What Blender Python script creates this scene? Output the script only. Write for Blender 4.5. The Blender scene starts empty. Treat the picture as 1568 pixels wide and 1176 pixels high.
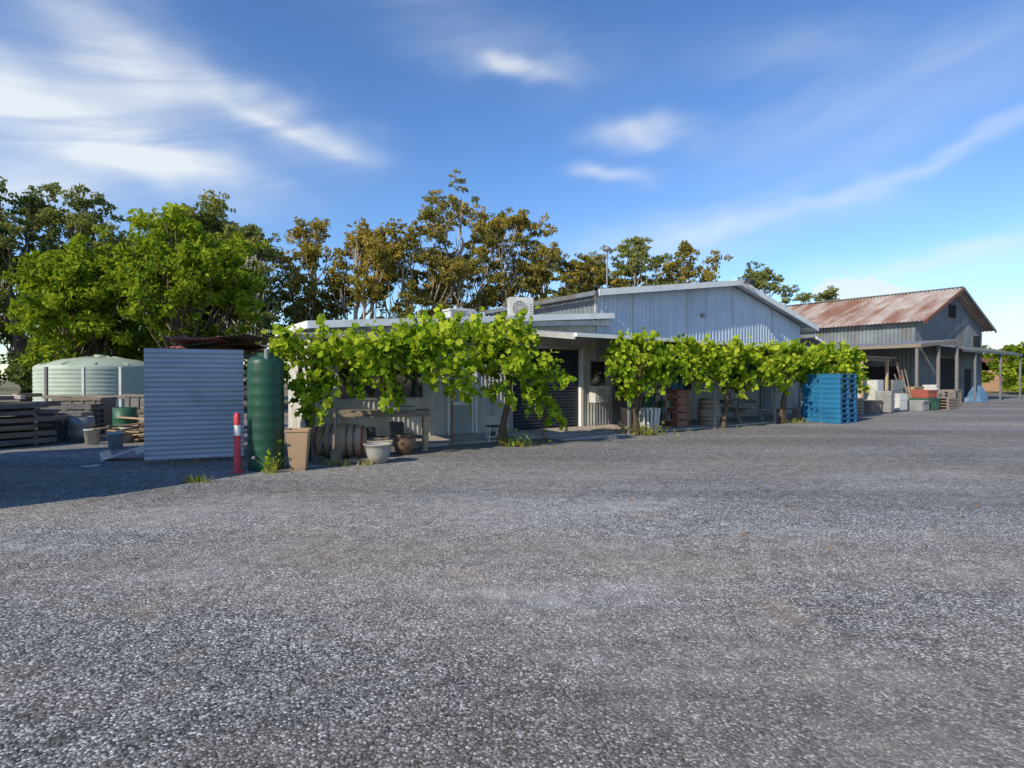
import bpy, math, random
import numpy as np
from mathutils import Vector, Matrix
R=random.Random(7)
NR=np.random.default_rng(11)
scene=bpy.context.scene
COL=scene.collection

# ---------------------------------------------------------------- materials
def nodes(m):
    m.use_nodes=True
    nt=m.node_tree; nt.nodes.clear()
    return nt,nt.nodes,nt.links
def mat(name,c1,c2=None,scale=3.0,rough=0.7,metal=0.0,bump=0.0,stretch=(1,1,1),lo=0.35,hi=0.65,bscale=None,spec=0.4,detail=4,c3=None,s3=1.0,lo3=.55,hi3=.7,st3=(1,1,1)):
    m=bpy.data.materials.new(name); nt,N,L=nodes(m)
    out=N.new('ShaderNodeOutputMaterial'); b=N.new('ShaderNodeBsdfPrincipled')
    L.new(b.outputs[0],out.inputs[0])
    b.inputs['Roughness'].default_value=rough; b.inputs['Metallic'].default_value=metal
    b.inputs['Specular IOR Level'].default_value=spec
    if c2 is None: c2=tuple(x*0.75 for x in c1)
    tc=N.new('ShaderNodeTexCoord'); mp=N.new('ShaderNodeMapping'); mp.inputs['Scale'].default_value=stretch
    L.new(tc.outputs['Object'],mp.inputs[0])
    n=N.new('ShaderNodeTexNoise'); n.inputs['Scale'].default_value=scale; n.inputs['Detail'].default_value=detail
    n.inputs['Roughness'].default_value=.6
    L.new(mp.outputs[0],n.inputs['Vector'])
    r=N.new('ShaderNodeValToRGB'); r.color_ramp.elements[0].position=lo; r.color_ramp.elements[1].position=hi
    r.color_ramp.elements[0].color=(*c1,1); r.color_ramp.elements[1].color=(*c2,1)
    L.new(n.outputs['Fac'],r.inputs[0])
    colout=r.outputs[0]
    if c3 is not None:
        mp3=N.new('ShaderNodeMapping'); mp3.inputs['Scale'].default_value=st3; mp3.inputs['Location'].default_value=(3,7,1)
        L.new(tc.outputs['Object'],mp3.inputs[0])
        n3=N.new('ShaderNodeTexNoise'); n3.inputs['Scale'].default_value=s3; n3.inputs['Detail'].default_value=4
        L.new(mp3.outputs[0],n3.inputs['Vector'])
        mr=N.new('ShaderNodeMapRange'); mr.inputs[1].default_value=lo3; mr.inputs[2].default_value=hi3
        L.new(n3.outputs['Fac'],mr.inputs[0])
        mx=N.new('ShaderNodeMix'); mx.data_type='RGBA'
        L.new(mr.outputs[0],mx.inputs[0]); L.new(colout,mx.inputs[6]); mx.inputs[7].default_value=(*c3,1)
        colout=mx.outputs[2]
    L.new(colout,b.inputs['Base Color'])
    if bump>0:
        n2=N.new('ShaderNodeTexNoise'); n2.inputs['Scale'].default_value=bscale or scale*8; n2.inputs['Detail'].default_value=3
        L.new(mp.outputs[0],n2.inputs['Vector'])
        bp=N.new('ShaderNodeBump'); bp.inputs['Strength'].default_value=bump; bp.inputs['Distance'].default_value=0.02
        L.new(n2.outputs['Fac'],bp.inputs['Height']); L.new(bp.outputs[0],b.inputs['Normal'])
    return m
def leafmat(name,cols,trans=0.35,tcol=(1,1,.6)):
    m=bpy.data.materials.new(name); nt,N,L=nodes(m)
    out=N.new('ShaderNodeOutputMaterial')
    a=N.new('ShaderNodeAttribute'); a.attribute_name='tint'
    r=N.new('ShaderNodeValToRGB')
    e=r.color_ramp.elements
    while len(e)<len(cols): e.new(0.5)
    for i,c in enumerate(cols):
        e[i].position=i/(len(cols)-1); e[i].color=(*c,1)
    L.new(a.outputs['Fac'],r.inputs[0])
    d=N.new('ShaderNodeBsdfDiffuse')
    L.new(r.outputs[0],d.inputs['Color'])
    t=N.new('ShaderNodeBsdfTranslucent')
    mu=N.new('ShaderNodeMix'); mu.data_type='RGBA'; mu.blend_type='MULTIPLY'; mu.inputs[0].default_value=1
    L.new(r.outputs[0],mu.inputs[6]); mu.inputs[7].default_value=(tcol[0]*1.6,tcol[1]*1.6,tcol[2]*1.2,1)
    L.new(mu.outputs[2],t.inputs[0])
    mx=N.new('ShaderNodeMixShader'); mx.inputs[0].default_value=trans
    L.new(d.outputs[0],mx.inputs[1]); L.new(t.outputs[0],mx.inputs[2]); L.new(mx.outputs[0],out.inputs[0])
    return m

M={}
M['white']=mat('white_paint',(.78,.78,.75),(.66,.66,.62),2,.45)
M['cream_iron']=mat('cream_corrugated',(.54,.53,.48),(.42,.41,.37),1.5,.5,c3=(.28,.25,.19),s3=1.2,lo3=.5,hi3=.85,st3=(3,3,.4))
M['blue_iron']=mat('pale_blue_corrugated',(.45,.52,.61),(.38,.45,.54),.8,.42,.1,c3=(.30,.34,.40),s3=.8,lo3=.5,hi3=.85,st3=(4,4,.4))
M['galv']=mat('galvanised_iron',(.36,.38,.40),(.26,.275,.29),3,.45,.4,c3=(.18,.165,.15),s3=2,lo3=.52,hi3=.8,st3=(3,3,.5))
M['galv_bright']=mat('bright_galvanised_iron',(.46,.48,.51),(.35,.37,.39),1.5,.45,.2,c3=(.23,.22,.21),s3=1.6,lo3=.55,hi3=.85)
M['screen_iron']=mat('screen_iron',(.50,.52,.56),(.38,.40,.44),1.2,.42,.15,stretch=(.4,.4,2),c3=(.24,.22,.2),s3=1.1,lo3=.6,hi3=.8)
M['rust_roof']=mat('rusty_roof_iron',(.56,.49,.43),(.40,.31,.26),1.0,.6,.1,c3=(.28,.14,.085),s3=.55,lo3=.42,hi3=.62,st3=(.35,1.6,.5))
M['rust']=mat('rusted_iron',(.26,.11,.055),(.13,.06,.03),4,.85,bump=.3)
M['grey_iron']=mat('weathered_grey_iron',(.18,.205,.225),(.115,.13,.145),.8,.6,.15,c3=(.12,.09,.06),s3=.7,lo3=.55,hi3=.8,st3=(3,3,.3))
M['roller']=mat('charcoal_blue_roller',(.035,.045,.07),(.025,.032,.05),3,.45,.1)
M['trim']=mat('weathered_trim',(.42,.41,.38),(.3,.29,.27),3,.5)
M['glass']=mat('dark_glass',(.02,.025,.03),(.03,.035,.04),1,.06,spec=.8)
M['frost']=mat('screen_door_glass',(.36,.40,.38),(.25,.29,.28),1.2,.35)
M['dark']=mat('dark_void',(.012,.012,.014),(.02,.02,.02),2,.9)
M['black']=mat('black_plastic',(.025,.025,.028),(.04,.04,.04),3,.45)
M['conc']=mat('concrete_slab',(.48,.42,.36),(.36,.31,.27),1.4,.85,bump=.2,c3=(.22,.19,.16),s3=.9)
M['wood']=mat('weathered_timber',(.31,.25,.19),(.16,.13,.10),3,.85,bump=.4,stretch=(1,8,8))
M['woodgrey']=mat('silvered_timber',(.24,.225,.21),(.13,.125,.115),2.5,.9,bump=.4,stretch=(1,8,8))
M['woodlight']=mat('pale_timber',(.50,.37,.22),(.34,.24,.14),3,.75,bump=.3,stretch=(1,6,6))
M['oak']=mat('barrel_oak',(.46,.32,.20),(.30,.20,.12),5,.6,bump=.3,stretch=(14,14,1))
M['oakgrey']=mat('grey_barrel_oak',(.36,.30,.25),(.22,.18,.15),5,.75,bump=.3,stretch=(14,14,1))
M['hoop']=mat('barrel_hoop',(.2,.19,.18),(.18,.1,.05),6,.5,.5)
M['hoopred']=mat('red_band',(.28,.06,.045),(.2,.05,.035),6,.6)
M['tank_green']=mat('dark_green_poly',(.010,.060,.034),(.016,.078,.046),1.5,.45,c3=(.05,.085,.06),s3=3,lo3=.6,hi3=.9)
M['tank_pale']=mat('pale_green_poly',(.42,.48,.39),(.33,.39,.31),1.5,.5)
M['safety']=mat('safety_red_plastic',(.62,.05,.06),(.5,.05,.05),3,.45)
M['cardboard']=mat('tan_board',(.40,.27,.16),(.32,.21,.13),2,.8)
M['pot_white']=mat('glazed_pot',(.36,.34,.31),(.25,.24,.22),4,.5,bump=.1)
M['pot_brown']=mat('brown_stoneware',(.2,.12,.07),(.1,.06,.04),6,.5,bump=.2)
M['soil']=mat('soil',(.06,.04,.03),(.03,.02,.015),10,.95,bump=.5)
M['blue']=mat('blue_plastic',(.018,.17,.34),(.013,.12,.26),2,.5,c3=(.10,.23,.33),s3=3,lo3=.62,hi3=.9)
M['bark']=mat('vine_bark',(.15,.105,.065),(.07,.05,.033),8,.95,bump=.6,stretch=(3,3,.6))
M['gumbark']=mat('gum_tree_bark',(.52,.46,.38),(.28,.23,.18),1.2,.85,bump=.3,stretch=(2,2,.4))
M['darkbark']=mat('dark_bark',(.21,.17,.13),(.10,.08,.06),1.5,.9,bump=.3,stretch=(2,2,.4))
M['acwhite']=mat('appliance_white',(.56,.56,.53),(.44,.44,.41),2,.45,c3=(.32,.29,.25),s3=2.5,lo3=.6,hi3=.85)
M['grille']=mat('grille_grey',(.2,.2,.2),(.15,.15,.15),3,.5)
M['red']=mat('faded_red_plastic',(.34,.08,.06),(.25,.07,.05),3,.6)
M['orange']=mat('terracotta_crate',(.36,.13,.08),(.27,.1,.06),3,.6)
M['tarp']=mat('blue_tarp',(.10,.20,.33),(.07,.15,.25),2,.5,bump=.5)
M['bucket']=mat('pale_blue_bucket',(.42,.5,.58),(.35,.43,.5),3,.4)
M['greenp']=mat('green_plastic',(.03,.12,.07),(.03,.09,.055),3,.5)
M['steel']=mat('grey_steel',(.3,.3,.3),(.22,.22,.22),5,.45,.4)
M['brickred']=mat('ochre_wall',(.4,.24,.14),(.3,.18,.11),2,.8)

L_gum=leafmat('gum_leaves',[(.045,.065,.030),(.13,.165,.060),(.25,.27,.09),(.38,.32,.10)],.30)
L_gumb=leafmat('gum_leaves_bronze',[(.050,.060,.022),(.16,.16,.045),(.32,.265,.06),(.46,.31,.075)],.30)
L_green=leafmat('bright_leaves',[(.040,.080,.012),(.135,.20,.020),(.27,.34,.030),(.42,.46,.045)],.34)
L_far=leafmat('far_leaves',[(.040,.060,.022),(.09,.12,.035),(.17,.19,.055)],.25)
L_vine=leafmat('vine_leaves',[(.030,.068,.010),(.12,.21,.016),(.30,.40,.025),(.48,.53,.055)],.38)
L_weed=leafmat('weed_blades',[(.12,.15,.03),(.27,.26,.07),(.42,.37,.16)],.3)

def asphalt():
    m=bpy.data.materials.new('worn_asphalt'); nt,N,L=nodes(m)
    out=N.new('ShaderNodeOutputMaterial'); b=N.new('ShaderNodeBsdfPrincipled'); L.new(b.outputs[0],out.inputs[0])
    b.inputs['Roughness'].default_value=.95; b.inputs['Specular IOR Level'].default_value=.1
    tc=N.new('ShaderNodeTexCoord')
    v=N.new('ShaderNodeTexVoronoi'); v.inputs['Scale'].default_value=80; v.inputs['Randomness'].default_value=1
    L.new(tc.outputs['Object'],v.inputs['Vector'])
    sx=N.new('ShaderNodeSeparateColor'); L.new(v.outputs['Color'],sx.inputs[0])
    cr=N.new('ShaderNodeValToRGB'); e=cr.color_ramp.elements
    e[0].position=0; e[0].color=(.075,.075,.073,1); e[1].position=1; e[1].color=(.86,.85,.82,1)
    x=e.new(.4); x.color=(.215,.213,.206,1); x=e.new(.82); x.color=(.41,.407,.395,1)
    L.new(sx.outputs[0],cr.inputs[0])
    mr=N.new('ShaderNodeMapRange'); mr.inputs[1].default_value=.35; mr.inputs[2].default_value=.8; mr.inputs[3].default_value=1; mr.inputs[4].default_value=.32
    L.new(v.outputs['Distance'],mr.inputs[0])
    def mixc(fac,a,bcol,mode='MIX'):
        n=N.new('ShaderNodeMix'); n.data_type='RGBA'; n.blend_type=mode
        if isinstance(fac,(int,float)): n.inputs[0].default_value=fac
        else: L.new(fac,n.inputs[0])
        L.new(a,n.inputs[6])
        if isinstance(bcol,tuple): n.inputs[7].default_value=(*bcol,1)
        else: L.new(bcol,n.inputs[7])
        return n.outputs[2]
    c=mixc(1,cr.outputs[0],mr.outputs[0],'MULTIPLY')
    def patch(scale,lo,hi,stretch,loc,a0=0,a1=1,detail=5,dist=.4,rot=0):
        mp=N.new('ShaderNodeMapping'); mp.inputs['Scale'].default_value=stretch; mp.inputs['Location'].default_value=loc; mp.inputs['Rotation'].default_value=(0,0,rot)
        L.new(tc.outputs['Object'],mp.inputs[0])
        n=N.new('ShaderNodeTexNoise'); n.inputs['Scale'].default_value=scale; n.inputs['Detail'].default_value=detail; n.inputs['Roughness'].default_value=.65; n.inputs['Distortion'].default_value=dist
        L.new(mp.outputs[0],n.inputs['Vector'])
        r=N.new('ShaderNodeMapRange'); r.inputs[1].default_value=lo; r.inputs[2].default_value=hi; r.inputs[3].default_value=a0; r.inputs[4].default_value=a1; r.clamp=True
        L.new(n.outputs['Fac'],r.inputs[0]); return r.outputs[0]
    c=mixc(patch(.30,.42,.70,(.6,1.3,1),(2,5,0),0,.5,rot=-.5),c,(.30,.245,.185))
    c=mixc(patch(1.1,.58,.72,(1,1.3,1),(9,1,0),0,.4),c,(.35,.265,.185))
    c=mixc(patch(.45,.52,.70,(.5,1,1),(19,31,0),0,.45,rot=-.6),c,(.385,.375,.355))
    c=mixc(1,c,patch(.16,.3,.7,(.5,1,1),(1,1,4),.82,1.16,3),'MULTIPLY')
    c=mixc(1,c,patch(.24,.38,.62,(.2,1.6,1),(1,9,4),.80,1.17,3,rot=-.6),'MULTIPLY')
    c=mixc(1,c,patch(6,.35,.7,(1,1,1),(4,3,4),.74,1.2,4),'MULTIPLY')
    L.new(c,b.inputs['Base Color'])
    bp=N.new('ShaderNodeBump'); bp.invert=True; bp.inputs['Strength'].default_value=.7; bp.inputs['Distance'].default_value=.006
    L.new(v.outputs['Distance'],bp.inputs['Height']); L.new(bp.outputs[0],b.inputs['Normal'])
    return m
M['asphalt']=asphalt()
M['grass']=mat('dry_grass_ground',(.14,.15,.06),(.22,.18,.10),.4,.95,bump=.3)

# ---------------------------------------------------------------- mesh builder
def empty(name,loc=(0,0,0),rz=0,parent=None):
    o=bpy.data.objects.new(name,None); COL.objects.link(o); o.location=loc; o.rotation_euler=(0,0,rz)
    o.empty_display_size=.3
    if parent: o.parent=parent
    return o
class MB:
    def __init__(s): s.v=[];s.f=[];s.m=[];s.sm=[];s.ms=[]
    def mi(s,k):
        if k not in s.ms: s.ms.append(k)
        return s.ms.index(k)
    def add(s,vs,fs,k,smooth=False):
        o=len(s.v); s.v.extend([tuple(p) for p in vs]); i=s.mi(k)
        for f in fs: s.f.append([o+j for j in f]); s.m.append(i); s.sm.append(smooth)
    def box(s,c,d,k,rz=0,rx=0,ry=0):
        x,y,z=[q/2 for q in d]
        mt=Matrix.Rotation(rz,3,'Z')@Matrix.Rotation(ry,3,'Y')@Matrix.Rotation(rx,3,'X')
        vs=[Vector(c)+mt@Vector(p) for p in [(-x,-y,-z),(x,-y,-z),(x,y,-z),(-x,y,-z),(-x,-y,z),(x,-y,z),(x,y,z),(-x,y,z)]]
        s.add(vs,[(0,3,2,1),(4,5,6,7),(0,1,5,4),(1,2,6,5),(2,3,7,6),(3,0,4,7)],k)
    def bx(s,x0,x1,y0,y1,z0,z1,k): s.box(((x0+x1)/2,(y0+y1)/2,(z0+z1)/2),(x1-x0,y1-y0,z1-z0),k)
    def beam(s,p,q,w,h,k):
        p=Vector(p);q=Vector(q);d=(q-p); u=d.normalized()
        up=Vector((0,0,1)) if abs(u.z)<.95 else Vector((0,1,0))
        a=u.cross(up).normalized(); b=a.cross(u).normalized()
        vs=[]
        for e in (p,q):
            for i,j in ((-1,-1),(1,-1),(1,1),(-1,1)): vs.append(e+a*w/2*i+b*h/2*j)
        s.add(vs,[(3,2,1,0),(4,5,6,7),(0,1,5,4),(1,2,6,5),(2,3,7,6),(3,0,4,7)],k)
    def tube(s,pts,rad,k,n=8,cap=True):
        pts=[Vector(p) for p in pts]; vs=[];fs=[]
        for i,p in enumerate(pts):
            d=(pts[min(i+1,len(pts)-1)]-pts[max(i-1,0)]).normalized()
            ref=Vector((1,0,0)) if abs(d.x)<.8 else Vector((0,1,0))
            a=d.cross(ref).normalized(); b=d.cross(a)
            r=rad[i] if isinstance(rad,(list,tuple)) else rad
            for j in range(n):
                t=2*math.pi*j/n; vs.append(p+a*math.cos(t)*r+b*math.sin(t)*r)
        for i in range(len(pts)-1):
            for j in range(n):
                fs.append((i*n+j,i*n+(j+1)%n,(i+1)*n+(j+1)%n,(i+1)*n+j))
        s.add(vs,fs,k,True)
        if cap:
            o=len(pts)-1
            s.add(vs[:n],[tuple(range(n))[::-1]],k); s.add(vs[o*n:],[tuple(range(n))],k)
    def lathe(s,c,prof,k,n=24,rot=None):
        vs=[];fs=[];c=Vector(c)
        for r,z in prof:
            for j in range(n):
                t=2*math.pi*j/n; p=Vector((r*math.cos(t),r*math.sin(t),z))
                if rot is not None: p=rot@p
                vs.append(c+p)
        for i in range(len(prof)-1):
            for j in range(n): fs.append((i*n+j,i*n+(j+1)%n,(i+1)*n+(j+1)%n,(i+1)*n+j))
        s.add(vs,fs,k,True)
    def corr(s,o,U,V,w,bot,top,k,pitch=.12,amp=.014,seg=6,ph=0):
        o=Vector(o);U=Vector(U).normalized();V=Vector(V).normalized();Nn=U.cross(V)
        n=max(2,int(w/pitch*seg)); vs=[];fs=[]
        for i in range(n+1):
            x=w*i/n; d=amp*math.sin(2*math.pi*(x/pitch)+ph)
            b=bot(x) if callable(bot) else bot; t=top(x) if callable(top) else top
            vs.append(o+U*x+V*b+Nn*d); vs.append(o+U*x+V*t+Nn*d)
        for i in range(n): fs.append((2*i,2*i+2,2*i+3,2*i+1))
        s.add(vs,fs,k,True)
    def make(s,name,parent=None,loc=(0,0,0),rz=0,bevel=0):
        me=bpy.data.meshes.new(name); me.from_pydata(s.v,[],s.f)
        for k in s.ms: me.materials.append(M[k] if isinstance(k,str) else k)
        me.polygons.foreach_set('material_index',s.m); me.polygons.foreach_set('use_smooth',s.sm); me.update()
        o=bpy.data.objects.new(name,me); COL.objects.link(o); o.location=loc; o.rotation_euler=(0,0,rz)
        if parent: o.parent=parent
        if bevel:
            b=o.modifiers.new('bevel','BEVEL'); b.width=bevel; b.segments=2; b.limit_method='ANGLE'; b.angle_limit=math.radians(50)
        return o

def leaves(name,C,size,tint,material,parent=None,shape='d',aspect=.5,droop=0.0,loc=(0,0,0),rz=0,fold=.15,nbias=None):
    N=len(C); C=np.asarray(C,float)
    a=NR.normal(size=(N,3)); a[:,2]-=droop; a/=np.linalg.norm(a,axis=1)[:,None]
    r=NR.normal(size=(N,3))
    if nbias is not None: r=r+np.asarray(nbias)
    b=np.cross(r,a); b/=np.linalg.norm(b,axis=1)[:,None]+1e-9
    n=np.cross(a,b)
    if shape=='d': P=[(-.5,0,0),(-.05,.5,1),(.5,0,0),(-.05,-.5,1)]
    elif shape=='v': P=[(-.5,0,.0),(-.4,.42,.8),(-.02,.30,.5),(.12,.5,1),(.5,0,-.4),(.12,-.5,1),(-.02,-.30,.5),(-.4,-.42,.8)]
    k=len(P); V=np.zeros((N,k,3)); s=np.asarray(size,float)
    if s.ndim==0: s=np.full(N,float(s))
    for i,(x,y,z) in enumerate(P):
        V[:,i]=C+a*(x*s)[:,None]+b*(y*s*aspect*2)[:,None]+n*(z*s*fold)[:,None]
    me=bpy.data.meshes.new(name); me.from_pydata(V.reshape(-1,3).tolist(),[],np.arange(N*k).reshape(N,k).tolist())
    at=me.attributes.new('tint','FLOAT','FACE'); at.data.foreach_set('value',np.clip(tint,0,1).astype(np.float32))
    me.materials.append(material); me.update()
    o=bpy.data.objects.new(name,me); COL.objects.link(o); o.location=loc; o.rotation_euler=(0,0,rz)
    if parent: o.parent=parent
    return o

# ---------------------------------------------------------------- ground
g=MB()
g.add([(-400,-60,0),(400,-60,0),(400,900,0),(-400,900,0)],[(0,1,2,3)],'grass'); g.make('ground')
g=MB()
pts=[(-60,-40),(120,-40),(120,56),(40,60),(10,36),(-20,26),(-60,24)]
g.add([(x,y,.004) for x,y in pts],[tuple(range(len(pts)))],'asphalt'); g.make('asphalt_yard')

# ---------------------------------------------------------------- main building
A=math.radians(35.0); P0=(0,16.3,0)
def W(x,y,z=0): return (P0[0]+x*math.cos(A)-y*math.sin(A), P0[1]+x*math.sin(A)+y*math.cos(A), z)
B=empty('corrugated_iron_shed',P0,A)
zt=lambda x:2.78+(x+5.6)*.0845
X=(1,0,0);Z=(0,0,1)
b=MB()
def seg(x0,x1,z0,z1,k='cream_iron',y=0):
    b.corr((x0,y,0),X,Z,x1-x0,z0,(lambda s:z1(s+x0)) if callable(z1) else z1,k,pitch=.13,amp=.017)
seg(-5.5,-5.06,0,zt); seg(-5.06,-2.77,0,1.04); seg(-5.06,-2.77,1.87,zt); seg(-2.77,-2.1,0,zt); seg(-2.1,-1.18,2.07,zt); seg(-1.18,-.06,0,zt)
seg(-.06,2.66,2.5,zt); seg(2.66,3.3,0,zt); seg(3.3,15.5,0,3.02,'galv')
b.corr((-5.5,2.6,0),(0,-1,0),Z,2.6,0,2.78,'cream_iron',pitch=.13)
b.corr((15.5,0,0),(0,1,0),Z,6,0,3.9,'blue_iron',pitch=.13)
b.bx(-5.5,-2,2.6,2.65,0,2.75,'cream_iron'); b.bx(-2,15.5,6,6.05,0,3.2,'grey_iron')
b.make('walls',B)
b=MB()
def gz(x): return 4.25+(x-3.26)*(5.22-4.25)/7.17 if x<10.43 else 5.22-(x-10.43)*(5.22-3.92)/5.07
b.corr((3.26,-.02,0),X,Z,12.24,2.9,lambda s:gz(s+3.26),'blue_iron',pitch=.2,amp=.030)
b.corr((3.26,6,0),(0,-1,0),Z,6,3.2,4.25,'grey_iron',pitch=.2,amp=.02)
b.bx(3.2,3.3,-.06,.0,3.45,4.2,'trim')
for x in (4.9,7.7,10.5,13.3): b.bx(x-.012,x+.012,-.06,-.052,3.0,gz(x)-.05,'trim')
b.box((8.6,-.12,3.95),(.26,.12,.04),'steel',rx=.3); b.bx(8.53,8.67,-.1,-.055,3.83,3.93,'steel')
b.make('gable_wall',B)
b=MB()
def slope(x0,z0,x1,z1,y0,y1,k,pitch=.15):
    L_=math.hypot(x1-x0,z1-z0)
    b.corr((x0,y1,z0),(0,-1,0),(x1-x0,0,z1-z0),y1-y0,0,L_,k,pitch=pitch,amp=.015)
slope(3.0,gz(3.0)+.06,10.43,5.30,-.45,6,'galv_bright'); slope(10.43,5.30,16.2,5.30-5.77*.2564,-.45,6,'galv_bright')
b.beam((10.43,-.4,5.34),(10.43,6,5.34),.4,.04,'white')
slope(-5.75,zt(-5.75)+.05,-2,zt(-2)+.05,-.3,2.7,'galv_bright'); slope(-2,zt(-2)+.05,3.6,zt(3.6)+.05,-.3,6,'galv_bright')
b.make('roof',B)
b=MB()
b.beam((2.95,-.48,gz(2.95)+.02),(10.43,-.48,5.25),.04,.2,'white'); b.beam((10.43,-.48,5.25),(16.25,-.48,5.25-5.82*.2564),.04,.2,'white')
b.beam((2.9,-.4,gz(3)+.0),(2.9,6,gz(3)+.0),.1,.14,'grey_iron')
b.beam((16.25,-.4,3.75),(16.25,6,3.75),.1,.14,'white')
b.beam((-5.8,-.33,zt(-5.8)+.0),(3.75,-.33,zt(3.75)+.0),.04,.17,'white')
b.beam((-5.8,-.33,zt(-5.8)),(-5.8,2.7,zt(-5.8)),.04,.17,'white')
b.beam((3.75,-.33,zt(3.75)),(3.75,.0,zt(3.75)),.04,.17,'white')
b.beam((-2,-.28,zt(-2)-.11),(3.7,-.28,zt(3.7)-.22),.03,.14,'trim')
b.make('fascia',B)
b=MB()
b.bx(-5.0,-2.83,.02,.05,1.08,1.83,'glass')
for x in (-5.03,-3.915,-2.8): b.bx(x-.03,x+.03,-.03,.06,1.04,1.87,'trim')
b.bx(-5.0,-2.83,-.03,.058,1.04,1.08,'trim'); b.bx(-5.0,-2.83,-.03,.058,1.83,1.87,'trim')
b.make('window',B,bevel=.004)
b=MB()
b.bx(-2.1,-2.03,-.04,.05,0,2.07,'white'); b.bx(-1.25,-1.18,-.04,.05,0,2.07,'white'); b.bx(-2.03,-1.25,-.04,.05,2.0,2.07,'white')
b.bx(-2.03,-1.25,.0,.03,.06,2.0,'frost'); b.bx(-2.03,-1.25,-.02,-.003,.85,.93,'white'); b.bx(-2.0,-1.94,-.02,-.003,.1,1.98,'white'); b.bx(-1.34,-1.28,-.02,-.003,.1,1.98,'white')
b.bx(-1.40,-1.36,-.05,-.021,1.0,1.12,'steel')
b.make('screen_door',B,bevel=.004)
b=MB()
n=26
for i in range(n):
    z0=i*2.5/n; z1=(i+1)*2.5/n
    pr=[(0,z0),(-.03,z0+.02),(-.03,z1-.03),(0,z1-.005),(0,z1)]
    for (ya,za),(yb,zb) in zip(pr[:-1],pr[1:]):
        b.add([(0,.1+ya,za),(2.6,.1+ya,za),(2.6,.1+yb,zb),(0,.1+yb,zb)],[(0,1,2,3)],'roller')
b.bx(-.06,0,-.04,.12,0,2.5,'trim'); b.bx(2.6,2.7,-.04,.12,0,2.5,'white'); b.bx(0,2.6,-.03,.12,2.45,2.56,'trim')
b.bx(.02,2.58,.02,.06,0,.07,'black')
b.make('roller_door',B)
b=MB()
b.bx(2.95,3.65,-.06,-.02,1.2,2.15,'trim'); b.bx(3.0,3.6,-.065,-.055,1.25,2.1,'glass')
b.bx(4.0,4.9,-.07,-.02,0,2.1,'grey_iron'); b.bx(4.06,4.84,-.08,-.065,1.1,2.0,'glass')
b.bx(6.6,8.0,-.06,-.02,1.1,2.0,'trim'); b.bx(6.65,7.95,-.07,-.055,1.15,1.95,'glass')
b.bx(10.2,11.6,-.06,-.02,1.1,2.0,'trim'); b.bx(10.25,11.55,-.07,-.055,1.15,1.95,'glass')
b.bx(5.2,5.5,-.16,-.03,1.1,1.6,'acwhite'); b.bx(12.5,13.3,-.06,-.02,0,2.05,'trim'); b.bx(12.55,13.25,-.07,-.058,.05,2.0,'grey_iron')
b.make('side_openings',B,bevel=.004)
b=MB()
slopeY=lambda x0,x1,zf,zb,k:b.corr((x0,-2.5,zf),X,(0,2.5,zb-zf),x1-x0,0,math.hypot(2.5,zb-zf),k,pitch=.13,amp=.014)
slopeY(0.2,14.7,2.69,2.98,'galv_bright'); slopeY(-6.5,-3.0,2.38,2.6,'galv')
b.bx(.15,14.75,-2.62,-2.5,2.61,2.71,'white'); b.bx(-6.5,-3.0,-2.58,-2.5,2.31,2.38,'trim')
b.beam((.2,-2.5,2.62),(.2,0,2.9),.05,.14,'trim'); b.beam((14.72,-2.5,2.62),(14.72,0,2.9),.05,.12,'white')
for x in [.4,3.2,6.6,10,13.4]:
    b.beam((x,-2.45,2.62),(x,0,2.9),.045,.1,'wood')
for x in (2.2,6.0,9.4,14.5): b.bx(x-.03,x+.03,-2.47,-2.41,0,2.62,'steel')
b.bx(-6.33,-6.26,-2.5,-2.43,0,2.33,'wood')
b.bx(-6.4,-.6,-2.5,-2.46,2.3,2.34,'wood')
b.tube([(-.75,-2.42,0),(-.75,-2.42,2.4)],.022,'rust',6); b.tube([(-3.3,-2.42,0),(-3.3,-2.42,2.4)],.022,'rust',6)
b.make('verandah',B)
b=MB(); b.bx(-5.2,3.9,-1.75,-.03,.006,.07,'conc'); b.bx(3.9,14.5,-2.3,-.03,.006,.05,'conc'); b.bx(-.2,2.9,-2.5,-1.75,.006,.045,'conc'); b.make('concrete_floor',B,bevel=.01)
b=MB()
b.corr((15.6,2.5,3.35),(0,-1,0),(1.9,0,-.55),3.2,0,2.0,'galv_bright',pitch=.13)
b.beam((15.6,-.7,3.33),(17.5,-.7,2.78),.04,.12,'white')
b.bx(17.4,17.47,-.65,-.58,0,2.75,'trim'); b.bx(15.6,17.4,2.4,2.45,0,2.8,'grey_iron')
b.make('side_awning',B)
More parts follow.
